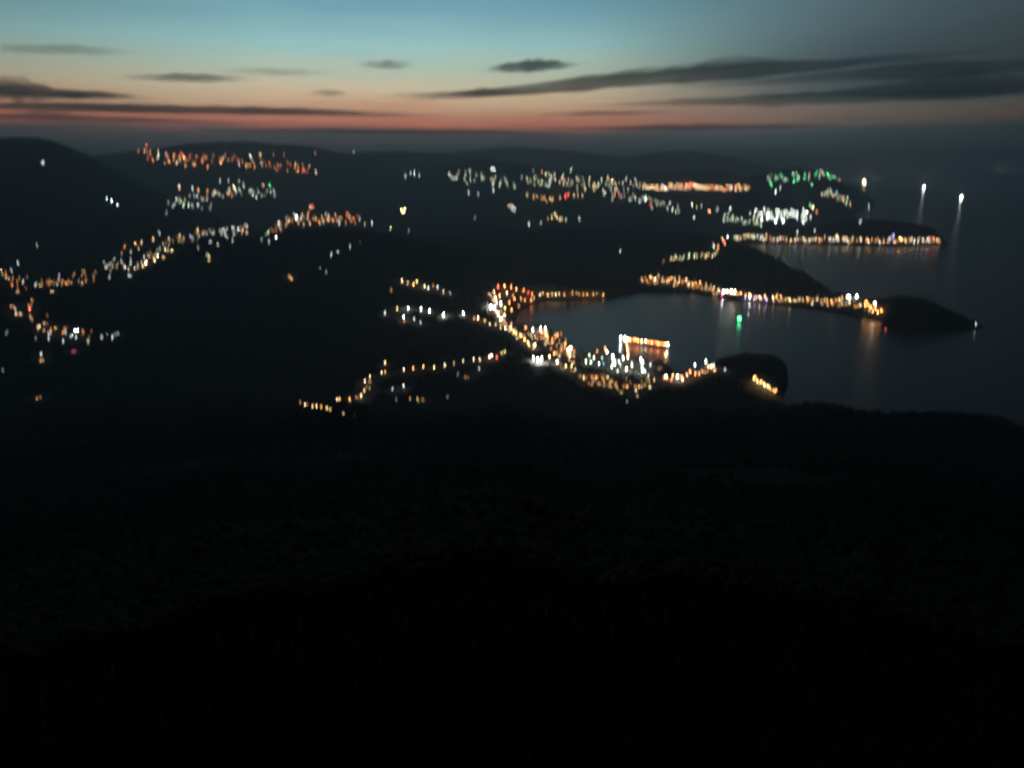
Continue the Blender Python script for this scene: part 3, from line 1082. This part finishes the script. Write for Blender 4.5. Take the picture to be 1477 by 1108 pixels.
x, y = ground(1066, 464)
boat('fishing_boat', 'fishing boat with a vivid green lamp alone in the bay', 'fishing boat', x, y, 24, .4, 'green', bb_(8.8), (12, 8))
x, y = ground(960, 516)
boat('fishing_boat', 'small boat with one amber lamp moored under the pier end', 'fishing boat', x, y, 16, 1.2, 'amber', bb_(9), (3.6, 6))
for u, v, lab, b in ((1246, 265, 'brightest lit ship on the open sea, nearest the far coast', 10), (1332, 273, 'second bright lit ship out at sea, right of the far coast', 9.6),
                     (1386, 288, 'third bright lit ship, lowest of the three on the open sea', 9), (1443, 250, 'faint pale ship just under the horizon at far right', 5.5),
                     (1455, 251, 'faintest pale ship under the horizon at right edge', 4)):
    x, y = ground(u, v)
    s = px_size((x, y, 0))
    boat('cargo_ship', lab, 'ship', x, y, 6.5 * s, random.uniform(-.5, .5), 'warm white' if b > 9.8 else 'white', bb_(b), (1.1 * s, 1.1 * s), 'ships on the open sea')

# red buoy and the small light beacon on the headland tip
x, y = ground(1277, 478)
o = empty('navigation_buoy', (x, y, 0))
MB().cyl((0, 0, -1), (0, 0, 1.2), 2.2, 2.2, 12).build('float', mat('red_paint', (.3, .03, .02), .5), o)
MB().cyl((0, 0, 1.2), (0, 0, 6), 1.1, .5, 8).build('tower', mat('red_paint'), o)
MB().cyl((0, 0, 6), (0, 0, 8.5), .9, .7, 8).build('buoy_lamp', glow('red', bb_(3) * 16 / .3), o)
tag(o, 'red navigation buoy glowing faintly off the headland point', 'buoy')
p = cast(1407, 472) or (*ground(1407, 474), 0)
o = empty('light_beacon', p)
MB().cyl((0, 0, -1), (0, 0, 9), 1.8, 1.2, 10).build('tower', whitep, o)
MB().cyl((0, 0, 9), (0, 0, 9.6), 2.1, 2.1, 10).build('gallery', whitep, o)
MB().cyl((0, 0, 9.6), (0, 0, 13), 1.2, 1.2, 10).build('lantern', glow('white', bb_(4) * 16 / .6), o)
MB().cyl((0, 0, 13), (0, 0, 14.5), 1.6, .1, 10).build('cap', whitep, o)
tag(o, 'small white light beacon on the dark headland tip', 'light beacon')
p = cast(213, 224)
s = px_size(p)
o = empty('broadcast_tower', p)
H_ = min(8 * s, HAZE_TOP - 25 - p[2])
lg = MB()
for a, b in ((-1, -1), (1, -1), (1, 1), (-1, 1)):
    q = MB().cyl((a * .9 * s, b * .9 * s, -5), (a * .16 * s, b * .16 * s, H_), .12 * s, .08 * s, 6)
    q.build('leg', steel, o)
for k in range(1, 9):
    f = k / 9
    w_ = (.9 - .74 * f) * s
    br = MB()
    for a, b, c, d in ((-1, -1, 1, -1), (1, -1, 1, 1), (1, 1, -1, 1), (-1, 1, -1, -1)):
        br.cyl((a * w_, b * w_, H_ * f), (c * w_, d * w_, H_ * f), .06 * s, .06 * s, 4)
    br.build('brace', steel, o)
for k, (f, c, b) in enumerate(((.2, 'orange', 2.2), (.45, 'orange', 2.6), (.7, 'red', 2.2), (1.0, 'red', 4))):
    w_ = max(.3, (.9 - .74 * f)) * s
    MB().box(0, 0, H_ * f, w_, w_, .7 * s).build('beacon', glow(c, bb_(b) * 16 / (w_ * .7 / s)), o)
tag(o, 'lattice broadcast tower with red beacons over the distant orange city', 'tower')

# ------------------------------------------------------------------ woods, thickets and grass
def crown_template(seed):
    r_ = np.random.default_rng(seed)
    ph = (1 + 5 ** .5) / 2
    v = np.array([(-1, ph, 0), (1, ph, 0), (-1, -ph, 0), (1, -ph, 0), (0, -1, ph), (0, 1, ph), (0, -1, -ph), (0, 1, -ph),
                  (ph, 0, -1), (ph, 0, 1), (-ph, 0, -1), (-ph, 0, 1)], float)
    v /= np.linalg.norm(v[0])
    v *= r_.uniform(.55, 1.35, (12, 1))
    f = np.array([(0, 11, 5), (0, 5, 1), (0, 1, 7), (0, 7, 10), (0, 10, 11), (1, 5, 9), (5, 11, 4), (11, 10, 2), (10, 7, 6), (7, 1, 8),
                  (3, 9, 4), (3, 4, 2), (3, 2, 6), (3, 6, 8), (3, 8, 9), (4, 9, 5), (2, 4, 11), (6, 2, 10), (8, 6, 7), (9, 8, 1)])
    return v, f


leafm = mat('dark_foliage', (.038, .034, .025), .9, var=.35, scale=.05, spec=.1)
LP = np.array([tuple(r_[0].location)[:2] for r_ in RECORDS])
LP = LP[np.hypot(LP[:, 0], LP[:, 1]) < 5500]


def scatter(name, n, r0, r1, s0, s1, clear, hscale=1.0, azlim=40, powr=1.0):
    a = np.radians(rng.uniform(-azlim, azlim, n * 2))
    r = r0 * (r1 / r0) ** (rng.random(n * 2) ** powr)
    x, y = r * np.sin(a), r * np.cos(a)
    z = ht(x, y)
    ok = (z > 2.5)
    ok &= fbm(x / 160, y / 160, 3, 71) > .26
    for i in range(0, len(LP), 50):
        for q in LP[i:i + 50]:
            ok &= ((x - q[0]) ** 2 + (y - q[1]) ** 2) > clear ** 2
            rq = math.hypot(*q)                       # lit clearings: the slope below each lamp is open ground
            along = rq - (x * q[0] + y * q[1]) / rq
            ok &= ~((along > -10) & (along < 85) & (np.abs(x * q[1] - y * q[0]) / rq < 13))
    x, y, z, r = x[ok][:n], y[ok][:n], z[ok][:n], r[ok][:n]
    vs, fs = [], []
    size = rng.uniform(s0, s1, len(x)) * np.clip(r / 160, .22, 1) * np.where(ht(x, y) < 45, .65, 1)
    tp = [crown_template(i) for i in range(8)]
    th = rng.uniform(0, 6.28, len(x))
    kk = rng.integers(0, 8, len(x))
    b = 0
    for t in range(8):
        m_ = kk == t
        v, f = tp[t]
        c, s = np.cos(th[m_])[:, None], np.sin(th[m_])[:, None]
        vx = (v[None, :, 0] * c - v[None, :, 1] * s) * size[m_][:, None] + x[m_][:, None]
        vy = (v[None, :, 0] * s + v[None, :, 1] * c) * size[m_][:, None] + y[m_][:, None]
        vz = (v[None, :, 2] * hscale + .6) * size[m_][:, None] + z[m_][:, None]
        vs.append(np.stack([vx, vy, vz], -1).reshape(-1, 3))
        k = int(m_.sum())
        fs.append((f[None] + 12 * np.arange(k)[:, None, None] + b).reshape(-1, 3))
        b += 12 * k
    o = np_mesh(name, np.vstack(vs), np.vstack(fs), leafm, smooth=(name == 'thicket'))
    return tag(o, kind='stuff')


scatter('forest', 60000, 900, 6200, 4, 9.5, 34, 1.15)
scatter('thicket', 34000, 34, 1000, .8, 3.2, 12, 1.05, powr=.7)

# pale paving put round the lamps and houses to spread their glow
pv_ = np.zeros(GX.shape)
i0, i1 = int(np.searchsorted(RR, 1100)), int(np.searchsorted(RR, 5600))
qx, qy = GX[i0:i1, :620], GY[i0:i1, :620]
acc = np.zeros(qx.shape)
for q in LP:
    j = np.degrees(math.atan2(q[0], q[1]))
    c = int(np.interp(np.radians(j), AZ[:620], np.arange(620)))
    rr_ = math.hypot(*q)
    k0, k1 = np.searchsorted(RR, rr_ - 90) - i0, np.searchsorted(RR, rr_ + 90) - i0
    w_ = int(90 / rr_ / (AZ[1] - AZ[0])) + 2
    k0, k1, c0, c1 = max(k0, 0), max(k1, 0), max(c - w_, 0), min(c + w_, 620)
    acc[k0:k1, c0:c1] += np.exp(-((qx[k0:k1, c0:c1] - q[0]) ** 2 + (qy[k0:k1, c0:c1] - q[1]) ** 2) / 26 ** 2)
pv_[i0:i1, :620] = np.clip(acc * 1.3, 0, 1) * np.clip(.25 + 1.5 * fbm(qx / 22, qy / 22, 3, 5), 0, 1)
at_ = land.data.attributes.new('paving_glow', 'FLOAT', 'POINT')
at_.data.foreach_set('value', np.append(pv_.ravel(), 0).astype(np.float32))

# silver grass on the summit slope
ng = 22000
a = np.radians(rng.uniform(-42, 42, ng))
r = 2.2 * (150 / 2.2) ** (rng.random(ng) ** .7)
x, y = r * np.sin(a), r * np.cos(a)
z = ht(x, y)
gv, gf = [], []
for i in range(ng):
    h_ = random.uniform(.5, 1.25) * min(1.6, max(1, r[i] / 60))
    bw_ = .018 * max(1.0, r[i] / 14)
    t_ = random.uniform(0, 6.28)
    lx, ly = math.cos(t_) * .35 * h_, math.sin(t_) * .35 * h_
    wx, wy = -math.sin(t_) * bw_, math.cos(t_) * bw_
    b = len(gv)
    gv += [(x[i] - wx, y[i] - wy, z[i] - .05), (x[i] + wx, y[i] + wy, z[i] - .05), (x[i] + lx * .4 + wx, y[i] + ly * .4 + wy, z[i] + h_ * .6),
           (x[i] + lx * .4 - wx, y[i] + ly * .4 - wy, z[i] + h_ * .6), (x[i] + lx, y[i] + ly, z[i] + h_)]
    gf += [(b, b + 1, b + 2, b + 3), (b + 3, b + 2, b + 4)]
tag(mesh_obj('silver_grass', gv, gf, mat('dry_grass', (.046, .034, .027), .9, spec=.1)), kind='stuff')

# ------------------------------------------------------------------ labels by row
ONES = ['', 'first', 'second', 'third', 'fourth', 'fifth', 'sixth', 'seventh', 'eighth', 'ninth', 'tenth', 'eleventh', 'twelfth', 'thirteenth',
        'fourteenth', 'fifteenth', 'sixteenth', 'seventeenth', 'eighteenth', 'nineteenth', 'twentieth']


def ordinal(i):
    if i <= 20:
        return ONES[i]
    t = {2: 'twenty', 3: 'thirty', 4: 'forty', 5: 'fifty'}[i // 10]
    return t + '-' + ONES[i % 10] if i % 10 else {30: 'thirtieth', 40: 'fortieth', 50: 'fiftieth'}[i]


KINDW = {'lamp': ('street lamp', 'street lamp', 'street lamps'), 'house': ('house with lit windows', 'house', 'houses'),
         'apartment': ('apartment block with lit windows', 'apartment block', 'apartment blocks')}
bykey = {}
for rec in RECORDS:
    bykey.setdefault((rec[4], rec[1], rec[2]), []).append(rec)
for (row, kind, colour), recs in bykey.items():
    recs.sort(key=lambda r_: r_[5])
    word, cat, plural = KINDW[kind]
    for i, (o, _, _, b, _, u) in enumerate(recs):
        w_ = {'lamp': f'{colour} street lamp', 'house': f'{colour} lit house', 'apartment': f'{colour} lit apartment block'}[kind]
        if len(recs) == 1:
            lab = f'the only {w_} in {row}'
        else:
            lab = f'{ordinal(i + 1)} {w_} from the left in {row}'
        tag(o, lab, cat, f'{plural} in {row}')
print('LIGHTS', flush=True)
print('KINDS', len(RECORDS), {k: sum(1 for r_ in RECORDS if r_[1] == k) for k in KINDW})

# ------------------------------------------------------------------ clouds
def cloud(label, u, v, wpx, hpx, dist=42000, dens=1.0, seed=0, tilt=0.0):
    cx, cy_, cz = at_range(u, dist, v)
    k = dist / FPX
    a = wpx * k / 2
    T = hpx * k / 2
    depth = max(2200.0, .22 * a)
    nr_, na_ = 16, 120
    vv, ff = [], []
    ang = -math.atan2(cx, cy_)
    for side in (1, -1):
        for i in range(nr_):
            ro = i / (nr_ - 1)
            for j in range(na_):
                th = 2 * math.pi * j / na_
                rim = 1 + .5 * (float(fbm(np.array(2.2 * math.cos(th) + 9.1 * seed), np.array(2.2 * math.sin(th) + 3.7), 4, seed)) - .5)
                X = ro * rim * math.cos(th)
                Y = ro * rim * math.sin(th)
                g = (1 - ro) ** 1.45
                lump = float(fbm(np.array(X * 4 + 31 * seed), np.array(Y * 1.2 + side * 7), 3, seed + 5))
                fine = float(fbm(np.array(X * 15 + 11 * seed), np.array(Y * 2.5 + side * 3), 3, seed + 9))
                nf = max(.15, .45 + 1.5 * (lump - .25)) * (.45 + 1.1 * fine)
                z = side * T * g * nf * (1.0 if side > 0 else .6) + tilt * X * a
                vv.append((X * a, Y * depth, z))
    for s in range(2):
        o_ = s * nr_ * na_
        for i in range(nr_ - 1):
            for j in range(na_):
                q = (o_ + i * na_ + j, o_ + i * na_ + (j + 1) % na_, o_ + (i + 1) * na_ + (j + 1) % na_, o_ + (i + 1) * na_ + j)
                ff.append(q if s else q[::-1])
    V_ = np.array(vv)
    o = np_mesh('cloud', V_, np.array(ff), cloud_mat(dens / depth), smooth=False)
    import bmesh
    bm = bmesh.new()
    bm.from_mesh(o.data)
    bmesh.ops.remove_doubles(bm, verts=bm.verts, dist=.5)
    bmesh.ops.recalc_face_normals(bm, faces=bm.faces)
    bm.to_mesh(o.data)
    bm.free()
    o.location = (cx, cy_, cz)
    o.rotation_euler = (0, 0, ang)
    tag(o, label, 'cloud', 'dusk clouds in the western sky')
    return o


def cloud_mat(d):
    m = bpy.data.materials.new('cloud_vapour')
    m.use_nodes = True
    m.node_tree.nodes.clear()
    p = m.node_tree.nodes.new('ShaderNodeVolumePrincipled')
    p.inputs['Color'].default_value = (.54, .74, .84, 1)
    p.inputs['Density'].default_value = d
    q = m.node_tree.nodes.new('ShaderNodeOutputMaterial')
    m.node_tree.links.new(p.outputs[0], q.inputs['Volume'])
    return m


cloud('long flat grey cloud low above the left horizon', 250, 159, 756, 22, dens=2.04, seed=1, tilt=.004)
cloud('faint grey layer under the long flat left cloud', 70, 170, 439, 18, dens=0.85, seed=21)
cloud('dark slate cloud bank at the left edge', 10, 131, 281, 40, dens=1.87, seed=2)
cloud('thin tail streak right of the dark left bank', 115, 139, 183, 9, dens=1.02, seed=22)
cloud('thin dark streak above the long flat left cloud', 275, 113, 183, 11, dens=1.36, seed=3, tilt=.02)
cloud('pale thin streak left of the small centre wisp', 400, 104, 183, 8, dens=0.59, seed=23, tilt=.01)
cloud('faint grey wisp high at upper left', 75, 72, 207, 13, dens=0.68, seed=4, tilt=.03)
cloud('small dark wisp above the glowing centre left', 558, 94, 85, 11, dens=1.02, seed=5, tilt=.01)
cloud('compact dark cloud puff right of centre', 765, 97, 134, 26, dens=1.87, seed=6, tilt=.05)
cloud('tiny grey wisp over the glowing centre', 475, 135, 61, 8, dens=1.02, seed=7)
cloud('large dark sloping cloud band right of centre', 960, 113, 756, 37, dens=1.70, seed=8, tilt=.06)
cloud('thin dark lead of the sloping band near centre', 690, 135, 281, 12, dens=1.53, seed=24, tilt=.03)
cloud('dark upper cloud layer reaching the right edge', 1330, 104, 781, 28, dens=0.94, seed=9, tilt=.01)
cloud('broad slate cloud layer under the sloping band', 1190, 143, 683, 31, dens=0.94, seed=25)
cloud('grey cloud layer low at the right edge', 1400, 128, 561, 46, dens=0.94, seed=26)
cloud('thin grey streak in the salmon glow', 870, 164, 232, 9, dens=0.85, seed=10, tilt=.01)
cloud('low purple cloud bank over the salmon glow', 560, 190, 561, 17, dens=0.85, seed=11)
cloud('low dark cloud rim under the glow at right', 1010, 184, 512, 15, dens=1.02, seed=27)
